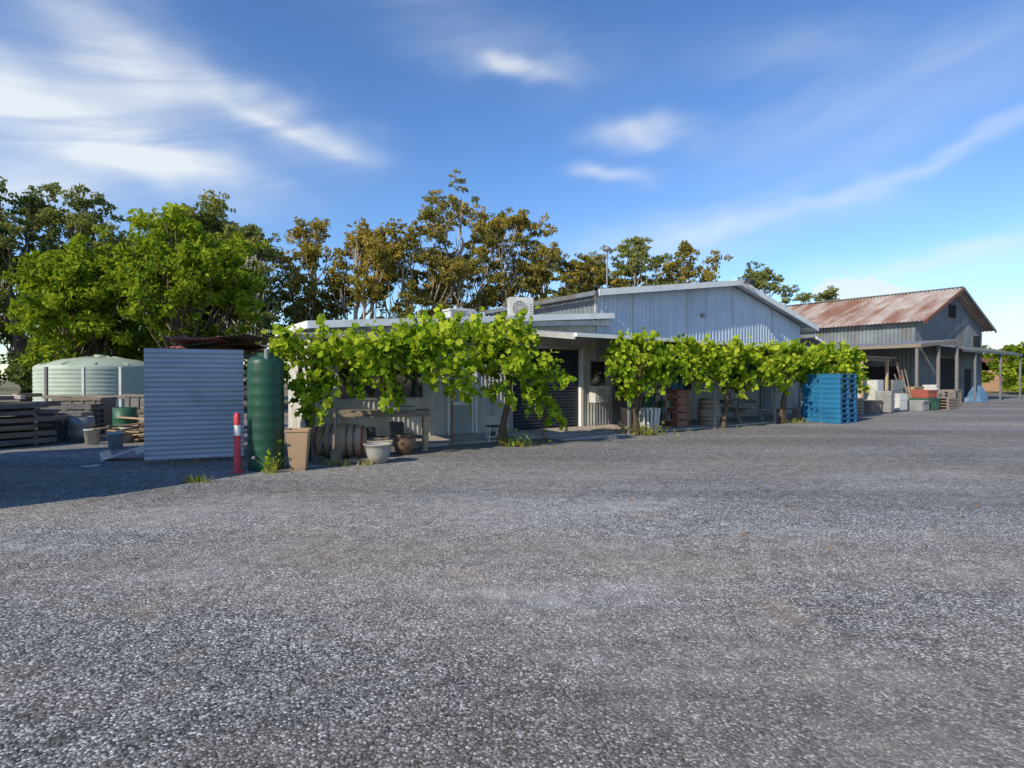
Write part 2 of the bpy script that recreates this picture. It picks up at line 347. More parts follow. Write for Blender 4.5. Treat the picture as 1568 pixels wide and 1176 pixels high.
def ac(name,loc,rz,w=.8,h=.85,d=.35,parent=None):
    e=empty(name,loc,rz,parent)
    b=MB(); b.bx(-w/2,w/2,-d/2,d/2,.06,h,'acwhite')
    b.bx(-w/2+.05,-w/2+.12,-d/2+.02,d/2-.02,0,.06,'steel'); b.bx(w/2-.12,w/2-.05,-d/2+.02,d/2-.02,0,.06,'steel')
    for q in range(6): b.bx(w*.33,w*.46,-d/2-.006,-d/2-.001,h*.2+q*h*.1,h*.2+q*h*.1+.02,'grille')
    b.make('casing',e,bevel=.02)
    b=MB(); r=min(h*.32,w*.32); cz=h*.53;cx=-w*.1
    rot=Matrix.Rotation(math.radians(90),3,'X')
    b.lathe((cx,-d/2-.004,cz),[(0.001,0),(r,0)],'grille',24,rot=rot)
    for q in range(2,11,2):
        q=q/10; b.lathe((cx,-d/2-.02,cz),[(r*q-.008,0),(r*q-.008,.01),(r*q+.008,.01),(r*q+.008,0)],'acwhite',24,rot=rot)
    for j in range(6):
        t=j*math.pi/6; dx=math.cos(t)*r; dz=math.sin(t)*r
        b.beam((cx-dx,-d/2-.024,cz-dz),(cx+dx,-d/2-.024,cz+dz),.006,.008,'acwhite')
    b.make('fan_grille',e)
    return e
ac('air_conditioner',W(1.45,1.6,zt(1.5)+.03),A-math.radians(20),.78,.76)
ac('air_conditioner',W(-.1,2.6,zt(0)+.05),A,.7,.5)
ac('air_conditioner',W(3.1,-.35,.75),A,.62,.58,.28)
b=MB(); b.bx(-.28,.28,-.2,.2,0,.35,'acwhite'); b.bx(-.32,.32,-.24,.24,.35,.4,'acwhite'); b.bx(-.22,.22,-.206,-.2,.08,.28,'steel'); b.make('roof_vent',None,W(-.95,1.6,zt(-1)+.05),A,.01)
b=MB(); b.tube([(0,0,0),(0,0,2.0)],.03,'steel'); b.lathe((0,0,1.95),[(.03,0),(.16,.05),(.18,.1),(.05,.2),(0,.22)],'steel',12); b.beam((-.35,0,1.7),(.35,0,1.7),.02,.02,'steel')
b.beam((-.3,-.1,2.0),(.3,.1,2.05),.03,.03,'steel')
b.make('antenna_mast',None,W(6.7,3,4.65),A)
b=MB(); b.box((0,0,0),(.24,.26,.18),'black',rx=.3); b.tube([(0,.1,0),(0,.35,-.05)],.02,'steel'); b.lathe((0.26,0,-.02),[(0.001,-.08),(.08,-.07),(.11,.02),(0.001,.08)],'black',12)
b.make('floodlight',None,W(10.6,-.7,5.28),A)

# ---------------------------------------------------------------- far shed
S0=(26.9,38,0); S=empty('rusty_roof_barn',S0,A)
b=MB()
gs=lambda x: 5.5+(x/6.45)*2.55 if x<6.45 else 5.5+((12.9-x)/6.45)*2.55
b.corr((0,0,0),X,Z,12.9,0,lambda s:gs(s),'grey_iron',pitch=.25,amp=.03)
b.corr((0,14,0),(0,-1,0),Z,14,0,5.5,'grey_iron',pitch=.25,amp=.03)
b.corr((12.9,0,0),(0,1,0),Z,14,0,5.5,'grey_iron',pitch=.25,amp=.03)
b.make('walls',S)
b=MB()
def slope2(x0,z0,x1,z1,y0,y1,k):
    b.corr((x0,y1,z0),(0,-1,0),(x1-x0,0,z1-z0),y1-y0,0,math.hypot(x1-x0,z1-z0),k,pitch=.25,amp=.03)
slope2(-.6,5.5-.6*.395+.08,6.45,8.13,-.7,14,'rust_roof'); slope2(6.45,8.13,13.5,5.34,-.7,14,'rust_roof')
b.beam((6.45,-.7,8.2),(6.45,14,8.2),.5,.05,'galv')
b.beam((-.6,-.75,5.22),(6.45,-.75,8.05),.05,.22,'rust'); b.beam((6.45,-.75,8.05),(13.5,-.75,5.27),.05,.22,'black')
b.make('roof',S)
b=MB()
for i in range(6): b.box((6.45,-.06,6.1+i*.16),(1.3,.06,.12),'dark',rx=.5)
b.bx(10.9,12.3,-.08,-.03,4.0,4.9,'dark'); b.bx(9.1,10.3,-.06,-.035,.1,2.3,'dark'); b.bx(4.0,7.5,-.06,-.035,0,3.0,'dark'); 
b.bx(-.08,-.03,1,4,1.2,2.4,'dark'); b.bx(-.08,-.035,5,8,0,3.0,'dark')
b.make('openings',S)
b=MB()
b.corr((.6,-2.4,3.45),X,(0,2.4,.55),12.6,0,2.45,'grey_iron',pitch=.25,amp=.03)
b.bx(.6,13.2,-2.45,-2.4,3.3,3.45,'black')
for x in (3.2,8.4,13.0): b.bx(x-.06,x+.06,-2.4,-2.28,0,3.35,'grey_iron')
b.make('front_awning',S)
b=MB()
b.corr((-6.2,6.0,3.55),(0,-1,0),(6.2,0,.5),8.5,0,6.2,'galv',pitch=.25,amp=.02)
b.beam((-6.25,-2.5,3.45),(-6.25,6,3.45),.08,.2,'wood'); b.beam((-6.25,-2.5,3.45),(0,-2.5,3.95),.08,.2,'wood')
for y in (-2.3,1.2,5.5): b.bx(-6.2,-6.05,y-.07,y+.07,0,3.4,'woodgrey')
for x in (-3.2,-.2): b.bx(x-.07,x+.07,-2.45,-2.3,0,3.6,'woodgrey')
b.corr((-6.1,5.8,0),X,Z,6.0,0,3.6,'grey_iron',pitch=.25,amp=.02)
b.make('side_lean_to',S)
E=empty('timber_carport',(16.6,27.0,0),A)
b=MB()
for x in (0,2.7): 
    for y in (0,3): b.bx(x-.06,x+.06,y-.06,y+.06,0,2.55,'woodlight')
b.beam((-.2,0,2.5),(3.0,0,2.5),.08,.16,'wood'); b.beam((-.2,3,2.5),(3.0,3,2.5),.08,.16,'wood')
b.corr((-.3,-.3,2.6),X,(0,1,.03),3.4,0,3.6,'galv',pitch=.13)
b.bx(0,2.7,-.03,.03,.9,.98,'wood'); b.bx(-.03,.03,0,3,1.1,1.18,'wood')
b.make('frame',E)

# ---------------------------------------------------------------- unseen shed added on the left, profile shaped to cast the yard shadow
b=MB()
prof=[(4.6,2.3),(6.2,4.7),(7.6,4.7),(8.7,2.6)]; fx=-8.1
for x in (fx,-13.5):
    vs=[(x,4.6,0),(x,8.7,0)]+[(x,y,z) for y,z in reversed(prof)]
    b.add(vs,[tuple(range(len(vs)))] if x>-10 else [tuple(range(len(vs)))[::-1]],'cream_iron')
for (ya,za),(yb,zb) in zip(prof[:-1],prof[1:]):
    b.add([(-13.7,ya,za+.03),(fx+.1,ya,za+.03),(fx+.1,yb,zb+.03),(-13.7,yb,zb+.03)],[(0,1,2,3)],'galv')
b.add([(-13.5,4.6,0),(fx,4.6,0),(fx,4.6,2.3),(-13.5,4.6,2.3)],[(0,1,2,3)],'cream_iron')
b.add([(-13.5,8.7,0),(fx,8.7,0),(fx,8.7,2.6),(-13.5,8.7,2.6)],[(3,2,1,0)],'cream_iron')
b.bx(fx,fx+.04,5.4,6.4,0,2.0,'grey_iron')
b.make('unseen_shadow_shed')

# ---------------------------------------------------------------- props
E=empty('corrugated_screen',(-6.6,10.2,0),math.atan2(.6,1.5))
b=MB(); b.corr((0,0,.08),(0,0,1),(-1,0,0),2.02,-1.62,0,'screen_iron',pitch=.088,amp=.014,seg=8); b.make('sheet',E)
b=MB()
for x in (.05,.8,1.55): b.bx(x-.04,x+.04,.03,.1,0,2.0,'wood')
b.bx(0,1.6,.1,.14,.3,.4,'wood'); b.bx(0,1.6,.1,.14,1.7,1.8,'wood'); b.make('frame',E)
E=empty('slimline_water_tank',(-4.22,9.75,0))
b=MB(); pr=[(.001,0),(.27,0),(.29,.03)]
for i in range(9):
    z=.1+i*.19; pr+=[(.29,z),(.295,z+.03),(.295,z+.08),(.29,z+.11)]
pr+=[(.29,1.80),(.28,1.86),(.24,1.91),(.14,1.94),(.001,1.95)]
b.lathe((0,0,0),pr,'tank_green',32)
b.tube([(0,0,1.92),(0,0,1.99)],.13,'tank_green',16); b.tube([(-.05,-.29,.25),(-.05,-.38,.25)],.025,'steel'); b.tube([(0.1,-.2,1.85),(0.1,-.2,2.05)],.04,'steel')
b.make('tank_body',E)
b=MB(); b.lathe((0,0,0),[(.001,0),(.10,0),(.10,.03),(.052,.05),(.05,.6)],'safety',20); b.lathe((0,0,.62),[(.052,0),(.052,.17)],'white',20); b.lathe((0,0,.79),[(.05,0),(.048,.15),(.03,.2),(.001,.21)],'safety',20)
b.lathe((0,0,.58),[(.0515,0),(.0515,.04)],'safety',20)
b.make('safety_bollard',None,(-4.52,9.35,0))
b=MB()
b.lathe((0,0,0),[(.001,0),(.17,0),(.25,.66),(.27,.66),(.27,.7),(.23,.7),(.21,.6),(.001,.6)],'cardboard',4,rot=Matrix.Rotation(math.radians(45),3,'Z'))
for f in range(len(b.sm)): b.sm[f]=False
b.add([(-.14,-.14,.62),(.14,-.14,.62),(.14,.14,.62),(-.14,.14,.62)],[(0,1,2,3)],'soil')
b.make('square_planter',None,(-3.62,9.65,0),.2,.008)
def barrel(name,loc,rot,L_=.9,r=.28,rb=.34,k='oak',hk='hoop',bands=True):
    b=MB(); pr=[(.001,-L_/2+.03),(r-.02,-L_/2+.03),(r-.02,-L_/2),(r,-L_/2)]
    for i in range(1,16):
        t=-1+2*i/16; pr.append((r+(rb-r)*(1-t*t),t*L_/2))
    pr+=[(r,L_/2),(r-.02,L_/2),(r-.02,L_/2-.03),(.001,L_/2-.03)]
    b.lathe((0,0,0),pr,k,32,rot=rot)
    for t in (-.93,-.6,-.32,.32,.6,.93):
        rr=lambda t:r+(rb-r)*(1-t*t)+.005
        b.lathe((0,0,0),[(rr(t)-.006,t*L_/2-.025),(rr(t-.05)+.002,t*L_/2-.02),(rr(t+.05)+.002,t*L_/2+.02),(rr(t)-.006,t*L_/2+.025)],hk if abs(t)<.9 or not bands else 'hoopred',32,rot=rot)
    return b.make(name,None,loc)
barrel('wine_barrel',(-3.30,10.95,.36),Matrix.Rotation(math.radians(8),3,'Z')@Matrix.Rotation(math.radians(90),3,'Y'),.92,.27,.325)
barrel('wine_barrel',(6.45,18.6,.46),Matrix.Identity(3),.9,.29,.36,'oakgrey','hoop',False)
b=MB(); b.box((-.25,0,.03),(.1,.5,.07),'wood');b.box((.25,0,.03),(.1,.5,.07),'wood'); b.make('barrel_cradle',None,(-3.30,10.95,0),.14)
def pot(name,loc,r,h,k,n=28,bulge=0):
    b=MB(); b.lathe((0,0,0),[(.001,0),(r*.62,0),(r*(.8+bulge),h*.4),(r*(.92+bulge),h*.75),(r,h*.93),(r*1.07,h*.94),(r*1.07,h),(r*.94,h),(r*.9,h*.85),(.001,h*.83)],k,n)
    b.lathe((0,0,h*.85),[(.001,0),(r*.88,0)],'soil',16)
    return b.make(name,None,loc)
pot('glazed_plant_pot',(-2.46,10.45,0),.25,.36,'pot_white')
pot('stoneware_pot',(-2.2,11.6,0),.2,.42,'pot_brown',bulge=.25)
E=empty('timber_workbench',(-2.75,12.3,0),A*.35)
b=MB()
for j in range(4): b.bx(-.95,.95,-.3+j*.155,-.3+j*.155+.14,.84,.88,'wood')
b.bx(.1,.65,-.2,.2,.881,.95,'steel'); b.bx(.14,.61,-.16,.16,.951,.955,'dark')
b.tube([(.38,.2,.88),(.38,.2,1.15),(.38,.05,1.18),(.38,.02,1.1)],.012,'steel')
b.bx(-.95,.95,-.3,-.26,.74,.838,'wood'); b.make('top',E,bevel=.005)
b=MB()
for x in (-.85,.85): b.tube([(x,-.2,0),(x+.02,-.2,.84)],.07,'woodlight',10); b.tube([(x,.2,0),(x,.2,.84)],.05,'wood',10)
b.bx(-.85,.85,-.1,.25,.25,.29,'wood'); b.bx(-.6,-.2,-.1,.2,.291,.5,'black'); b.bx(.1,.4,-.1,.2,.291,.6,'black'); b.make('legs',E)
b=MB(); b.tube([(-.3,0,.02),(-.28,.02,.95)],.025,'wood'); b.tube([(-.7,.1,0),(-.3,0,1.0)],.02,'wood'); b.box((0,0,.05),(.9,.07,.07),'wood',rz=.3); b.box((-.25,0,.14),(.12,.3,.25),'wood')
b.make('timber_edging',None,(-2.95,10.35,0))
b=MB()
for x,y in ((-.14,-.12),(.14,-.12),(-.14,.12),(.14,.12)): b.beam((x*1.15,y*1.15,0),(x*.8,y*.8,.38),.025,.025,'white')
b.box((0,0,.39),(.34,.3,.03),'black'); b.box((0,0,.15),(.3,.26,.02),'white'); b.box((-.06,0,.21),(.08,.22,.1),'black'); b.box((.07,0,.21),(.08,.22,.1),'acwhite')
b.box((0,.14,.52),(.32,.02,.2),'acwhite'); b.beam((-.14,.14,.38),(-.14,.15,.6),.02,.02,'white'); b.beam((.14,.14,.38),(.14,.15,.6),.02,.02,'white')
b.make('small_chair',None,(-.45,13.95,0.0),.3,.004)
def bin_(name,loc,rz,k,h=1.0):
    b=MB(); b.lathe((0,0,.06),[(.001,0),(.27,0),(.36,h-.12),(.38,h-.12),(.38,h-.07)],k,4,rot=Matrix.Rotation(math.radians(45),3,'Z'))
    for f in range(len(b.sm)): b.sm[f]=False
    b.box((0,0,h),(.58,.6,.05),k,rx=.06); b.beam((-.24,.31,h-.03),(.24,.31,h-.03),.03,.03,k)
    for x in (-.22,.22): b.tube([(x-.025,.22,.1),(x+.025,.22,.1)],.1,'black',14)
    return b.make(name,None,loc,rz,.01)
bin_('wheelie_bin',W(3.6,-1.2,.05),A,'black'); bin_('wheelie_bin',W(4.3,-1.0,.05),A+.1,'greenp',.9)
b=MB()
for j in range(16):
    t=2*math.pi*j/16; b.box((.27*math.cos(t),.27*math.sin(t),.35),(.03,.075,.7),'acwhite',rz=t,ry=.1)
b.lathe((0,0,.2),[(.255,0),(.262,.03),(.25,.03)],'steel',24); b.lathe((0,0,.03),[(.001,0),(.22,0),(.24,.6),(.001,.55)],'soil',20)
b.make('slatted_planter',None,W(3.35,-2.15,0.005))
b=MB()
for x in (-.4,.4):
    for y in (-.15,.15): b.bx(x-.02,x+.02,y-.02,y+.02,0,1.2,'black')
for z in (.2,.6,1.0): b.bx(-.42,.42,-.17,.17,z,z+.03,'wood')
for i in range(7): b.box((-.33+i*.11,0,.72),(.08,.2,.18+.03*(i%3)),['greenp','black','cardboard','steel'][i%4])
for i in range(5): b.box((-.3+i*.14,0,.32),(.1,.2,.18),['black','pot_brown','steel'][i%3])
b.make('storage_shelf',None,W(4.9,-1.5,.05),A,.004)
b=MB()
for i in range(5):
    z=i*.24; 
    b.bx(-.26,.26,-.2,.2,z,z+.02,'orange')
    for zz in (.05,.11,.17):
        b.bx(-.27,.27,-.215,-.2,z+zz-.022,z+zz+.018,'orange'); b.bx(-.27,.27,.2,.215,z+zz-.022,z+zz+.018,'orange'); b.bx(-.285,-.27,-.2,.2,z+zz-.022,z+zz+.018,'orange'); b.bx(.27,.285,-.2,.2,z+zz-.022,z+zz+.018,'orange')
    for x in (-.25,.25):
        for y in (-.19,.19): b.bx(x-.015,x+.015,y-.015,y+.015,z,z+.235,'orange')
    b.bx(-.24,.24,-.18,.18,z+.02,z+.15,'steel')
b.make('crate_stack',None,W(5.3,-1.6,.05),A)
E=empty('picnic_table',W(8.6,-1.5,.05),A)
b=MB()
for j in range(5): b.bx(-.9,.9,-.36+j*.148,-.36+j*.148+.135,.72,.76,'woodgrey')
for s in (-1,1):
    b.bx(-.9,.9,s*.7-.12,s*.7+.12,.42,.46,'woodgrey')
for x in (-.65,.65):
    b.beam((x,-.3,.72),(x,-.6,0),.08,.04,'wood'); b.beam((x,.3,.72),(x,.6,0),.08,.04,'wood'); b.beam((x+.05,-.8,.39),(x+.05,.8,.39),.04,.09,'wood'); b.beam((x+.05,-.34,.68),(x+.05,.34,.68),.04,.07,'wood')
b.make('frame',E,bevel=.004)
b=MB(); 
for x in (-.5,.5): b.bx(x-.04,x+.04,-.15,.15,0,.42,'woodgrey')
b.bx(-.7,.7,-.18,.18,.42,.47,'woodgrey'); b.make('timber_bench',None,W(10.6,-2.3,0.01),A,.004)
pot('terracotta_pot',W(11.5,-2.2,0.01),.22,.4,'pot_brown')
b=MB(); b.lathe((0,0,0),[(.001,0),(.14,0),(.16,.36),(.165,.37)],'acwhite',18); b.make('white_bucket',None,W(10.0,-2.3,0.01))
E=empty('blue_plastic_pallet_stack',(11.25,19.5,.01),A)
b=MB(); H=.172
for i in range(10):
    z=i*H; j=R.uniform(-.02,.02); j2=R.uniform(-.02,.02)
    b.bx(j,1.2+j,j2,1.32+j2,z+.135,z+.165,'blue'); b.bx(j,1.2+j,j2,1.32+j2,z+.0,z+.022,'blue')
    for x in (0.0,.53,1.06):
        for y in (0.0,.58,1.18):
            b.bx(x+j,x+.14+j,y+j2,y+.14+j2,z+.022,z+.135,'blue')
    b.bx(j+.02,j+.04,.0+j2,1.32+j2,z+.03,z+.128,'blue')
    for q in range(9): b.bx(j+.0,j+.02,.07+q*.14+j2,.09+q*.14+j2,z+.022,z+.135,'blue')
b.make('pallets',E,bevel=.006)

def crate(name,loc,rz,d,k,lid=None):
    x,y,z=d; b=MB(); t=.03
    b.bx(-x/2,x/2,-y/2,y/2,0,.03,k)
    for s in (-1,1):
        b.bx(-x/2,x/2,s*(y/2)-t/2,s*(y/2)+t/2,.03,z,k)
        b.bx(s*(x/2)-t/2,s*(x/2)+t/2,-y/2+t/2,y/2-t/2,.03,z,k)
        b.bx(-x/2-.03,x/2+.03,s*(y/2+.02)-.03,s*(y/2+.02)+.03,z-.08,z,k)
        for q in range(4): b.bx(-x/2+x*(q+.5)/4-.02,-x/2+x*(q+.5)/4+.02,s*(y/2)+ (-.045 if s<0 else .015),s*(y/2)+(-.015 if s<0 else .045),.03,z-.08,k)
    b.bx(-x/2+.03,x/2-.03,-y/2+.03,y/2-.03,.03,z*.9,lid or 'dark')
    return b.make(name,None,loc,rz,.006)
def cabinet(name,loc,rz,d,k='acwhite'):
    x,y,z=d; b=MB(); b.bx(-x/2,x/2,-y/2,y/2,.05,z,k); b.bx(-x/2+.01,x/2-.01,-y/2-.03,-y/2-.003,.08,z*.62,k); b.bx(-x/2+.01,x/2-.01,-y/2-.03,-y/2-.003,z*.64,z-.02,k)
    b.bx(x/2-.1,x/2-.07,-y/2-.06,-y/2-.031,z*.4,z*.6,'steel'); b.bx(-x/2+.05,x/2-.05,-y/2+.05,y/2-.05,0,.05,'black')
    return b.make(name,None,loc,rz,.01)
def pallet(name,loc,rz,n=1,k='wood'):
    b=MB()
    for i in range(n):
        z=i*.145
        for q in range(7): b.bx(-.6+q*.172,-.6+q*.172+.13,-.5,.5,z+.12,z+.14,k)
        for y in (-.46,0,.46): b.bx(-.6,.6,y-.04,y+.04,z+.022,z+.12,k)
        for q in (-.6,-.07,.46): b.bx(q,q+.13,-.5,.5,z,z+.021,k)
    return b.make(name,None,loc,rz)
cabinet('old_refrigerator',(16.9,25.8,0),A+.2,(.65,.6,1.0),'steel'); cabinet('old_refrigerator',(17.5,27.6,0),A,(.65,.65,1.5))
cabinet('old_refrigerator',(18.4,27.2,0),A-.2,(.6,.6,.85)); 
cabinet('metal_cabinet',(19.6,29.4,0),A-.1,(1.0,.6,1.5),'steel'); cabinet('metal_cabinet',(20.9,31.6,0),A-.1,(.8,.6,1.2),'acwhite')
crate('harvest_crate',(19.6,27.6,0),A+.1,(1.0,.8,.5),'steel','wood'); crate('harvest_crate',(20.6,28.4,0),A-.1,(1.0,.8,.6),'greenp'); crate('harvest_crate',(20.6,28.4,.6),A-.1,(.9,.7,.4),'red')
crate('harvest_crate',(15.9,25.5,0),A,(1,.8,.6),'wood'); crate('harvest_crate',(15.2,26.6,0),A,(1,.8,1.2),'steel','cardboard')
pallet('timber_pallet_stack',(22.2,29.4,0),A,4); pallet('timber_pallet_stack',(24,31.5,0),A+.2,6,'woodgrey'); pallet('timber_pallet_stack',(14.4,24.6,0),A,5)
b=MB()
for i in range(9):
    a=R.uniform(-.5,.5); b.tube([(i*.13,0,0),(i*.13+a,.5,R.uniform(1.7,2.6))],.03,['rust','steel','wood'][i%3],6)
b.make('leaning_poles',None,(20.9,30.2,0),A)
b=MB(); 
gx=[[(-1.0+2.0*i/13, -.5+1.0*j/8) for j in range(9)] for i in range(14)]
vs=[];fs=[]
for i in range(14):
    for j in range(9):
        x,y=gx[i][j]; e=max(abs(x)/1.0,abs(y)/.5); z=(.95*(1-e**3)*(.75+.35*math.sin(x*2.3+1))+.12*math.sin(x*7+y*5))*(1 if e<.99 else 0); vs.append((x+.06*math.sin(y*9),y,max(0,z)))
for i in range(13):
    for j in range(8): fs.append((i*9+j,(i+1)*9+j,(i+1)*9+j+1,i*9+j+1))
b.add(vs,fs,'tarp',False); b.make('tarp_covered_pile',None,(31.5,38.6,0),A)
for i,(x,y,k,d) in enumerate([(22.8,32.5,'cardboard',(1.0,.8,1.1)),(21.7,33.0,'steel',(.9,.9,1.4)),(26.3,34.2,'wood',(1.2,.8,.9)),(18.5,31,'cardboard',(.9,.8,1.7)),(17.2,30.5,'wood',(1.2,.8,1.3)),(24.6,33.4,'acwhite',(.6,.6,1.2)),(18.2,28.9,'acwhite',(.9,.7,1.3))]):
    crate('storage_crate',(x,y,0),A+R.uniform(-.3,.3),d,k,'wood')

# yard clutter (left)
E=empty('timber_stack',(-12.0,12.6,0),math.radians(66))
b=MB()
for i in range(6):
    for j in range(4):
        b.box((R.uniform(-.35,.35),-.55+j*.36,.11+i*.165),(2.6+R.uniform(-.6,.5),R.uniform(.2,.3),R.uniform(.08,.13)),R.choice(['woodgrey','woodgrey','wood']),rz=R.uniform(-.05,.05))
    for x in (-.9,.9): b.box((x,0,.03+i*.165),(.08,1.4,.04),'woodgrey')
for i in range(9): b.box((R.uniform(-1.2,1.2),R.uniform(-.5,.5),1.06+i*.012),(R.uniform(.3,1.0),.16,.09),R.choice(['red','acwhite','woodlight','wood','cardboard']),rz=R.uniform(-1,1))
b.make('beams',E,bevel=.006)
pallet('timber_pallet_stack',(-11.9,15.4,0),.3,6,'woodgrey'); 
def drum(name,loc,k,r=.29,h=.88):
    b=MB(); pr=[(.001,.03),(r-.02,.03),(r-.02,0),(r,0)]
    for t in (.33,.66): pr+=[(r,h*t-.03),(r+.015,h*t),(r,h*t+.03)]
    pr+=[(r,h),(r-.02,h),(r-.02,h-.03),(.001,h-.03)]
    b.lathe((0,0,0),pr,k,24); b.tube([(r*.5,0,h-.03),(r*.5,0,h)],.035,'black',10); return b.make(name,None,loc)
drum('steel_drum',(-10.6,14.0,0),'steel',.27,.62); drum('plastic_drum',(-10.2,15.0,0),'greenp',.28,.8)
def bucket(loc,k):
    b=MB(); b.lathe((0,0,0),[(.001,0),(.13,0),(.16,.34),(.17,.34),(.17,.37),(.15,.37),(.13,.05)],k,20); b.tube([(-.16,0,.33),(-.12,-.1,.22),(0,-.15,.18),(.12,-.1,.22),(.16,0,.33)],.006,'steel',5)
    b.make('bucket',None,loc)
bucket((-8.75,12.55,0),'bucket'); bucket((-9.9,13.4,0),'acwhite'); bucket((-9.4,13.9,0),'acwhite')
b=MB(); b.box((0,0,.15),(.75,.42,.03),'white',ry=-.35); b.box((-.33,0,.10),(.04,.42,.16),'white',ry=-.35); b.box((.3,-.2,.2),(.2,.02,.14),'white',ry=-.35)
b.make('polystyrene_lid',None,(-7.4,10.9,0),.3,.01)
b=MB(); b.box((0,0,.01),(.28,.16,.012),'bucket'); b.box((.06,0,.02),(.14,.12,.012),'acwhite'); b.make('litter',None,(-7.4,10.0,.004),.2)
crate('harvest_crate',(-9.1,15.2,0),.2,(1.2,.9,.75),'wood','cardboard'); crate('harvest_crate',(-8.3,14.3,0),-.2,(.8,.6,.55),'woodlight','woodlight'); crate('harvest_crate',(-9.0,15.3,.75),.1,(.8,.6,.35),'woodlight','woodlight')
crate('harvest_crate',(-12.6,16.8,0),.2,(1.2,.9,1.0),'wood','steel'); crate('harvest_crate',(-10.8,17.2,0),-.1,(1.2,.9,1.1),'woodgrey','woodlight')
crate('harvest_crate',(-9.4,17.0,0),.3,(1.2,.9,1.25),'cardboard','wood'); crate('harvest_crate',(-11.3,14.4,0),.3,(.9,.7,.7),'grille','woodlight')
pallet('timber_pallet_stack',(-7.5,13.8,0),.1,5,'woodlight')
b=MB()
for i in range(16): b.box((R.uniform(-.5,.5),R.uniform(-.4,.4),.05+i*.035),(R.uniform(.6,1.7),.12,.03),R.choice(['woodlight','wood','woodgrey','woodlight']),rz=R.uniform(-1,1),ry=R.uniform(-.12,.12))
b.make('scrap_timber_pile',None,(-9.0,14.0,.0)); 
E=empty('scrap_iron_rack',(-6.05,12.0,0),.3)
b=MB()
for x in (-.9,.9):
    for y in (-.5,.6): b.bx(x-.05,x+.05,y-.05,y+.05,0,2.05,'wood')
b.bx(-1.0,1.0,-.55,-.47,1.98,2.06,'wood'); b.bx(-1.0,1.0,.55,.63,1.98,2.06,'wood'); b.bx(-1,1,-.6,.65,.9,.96,'wood')
b.make('rack',E)
b=MB()
for i in range(9):
    w=R.uniform(.9,1.7); a=R.uniform(-.5,.5)
    U=(math.cos(a),math.sin(a),R.uniform(-.12,.12)); 
    b.corr((R.uniform(-1.1,-.5),-.6+R.uniform(-.2,.2),2.14+i*.035),U,(-math.sin(a),math.cos(a),R.uniform(-.15,.05)),w,0,R.uniform(.6,1.1),['rust','wood','galv','rust','wood','red','rust','grey_iron','woodgrey'][i],pitch=.1,amp=.012)
for i in range(6): b.box((R.uniform(-.4,.4),R.uniform(-.6,.3),2.16+i*.04),(R.uniform(.6,1.6),.1,.04),R.choice(['wood','rust','woodgrey','red']),rz=R.uniform(-.4,.4),ry=R.uniform(-.08,.08))
for i in range(5): b.box((R.uniform(-.6,.6),R.uniform(-.3,.3),1.05+i*.08),(R.uniform(.6,1.6),.3,.07),R.choice(['wood','rust','steel']),rz=R.uniform(-.3,.3))
b.make('scrap_sheets',E)
def rtank(name,loc,r,h,k):
    b=MB(); pr=[(.001,0),(r,0)]
    z=.05
    while z<h-.12:
        pr+=[(r,z),(r+.015,z+.04),(r+.015,z+.07),(r,z+.11)]; z+=.15
    pr+=[(r,h),(r*.97,h+.06),(r*.6,h+.3),(r*.2,h+.42),(.001,h+.43)]
    b.lathe((0,0,0),pr,k,48)
    for j in range(12):
        t=2*math.pi*j/12; b.beam((r*.96*math.cos(t),r*.96*math.sin(t),h+.09),(r*.22*math.cos(t),r*.22*math.sin(t),h+.43),.05,.03,k)
    b.tube([(0,0,h+.4),(0,0,h+.5)],.25,k,20)
    return b.make(name,None,loc)
rtank('round_water_tank',(-16.3,22.6,0),2.1,2.0,'tank_pale')
b=MB()
for i in range(4): b.bx(-1.5+i*1.2-.04,-1.5+i*1.2+.04,-.04,.04,0,1.95,'acwhite' if i in(1,2) else 'woodgrey')
b.bx(-1.6,2.2,-.06,-.04,.9,1.0,'wood'); b.make('post_and_rail_fence',None,(-14.0,19.0,0),.05)

b=MB(); b.bx(-6,6,0,5,0,2.6,'brickred'); b.add([(-6.5,-.6,2.5),(6.5,-.6,2.5),(6.5,2.5,4.2),(-6.5,2.5,4.2)],[(0,1,2,3)],'rust'); b.add([(-6.5,5.6,2.5),(6.5,5.6,2.5),(6.5,2.5,4.2),(-6.5,2.5,4.2)],[(3,2,1,0)],'rust')
for x in (-4,-1,2.2,4.6): b.bx(x-.7,x+.7,-.05,-.003,.6,2.1,'dark')
b.make('distant_farm_building',None,(66,72,0),.3)

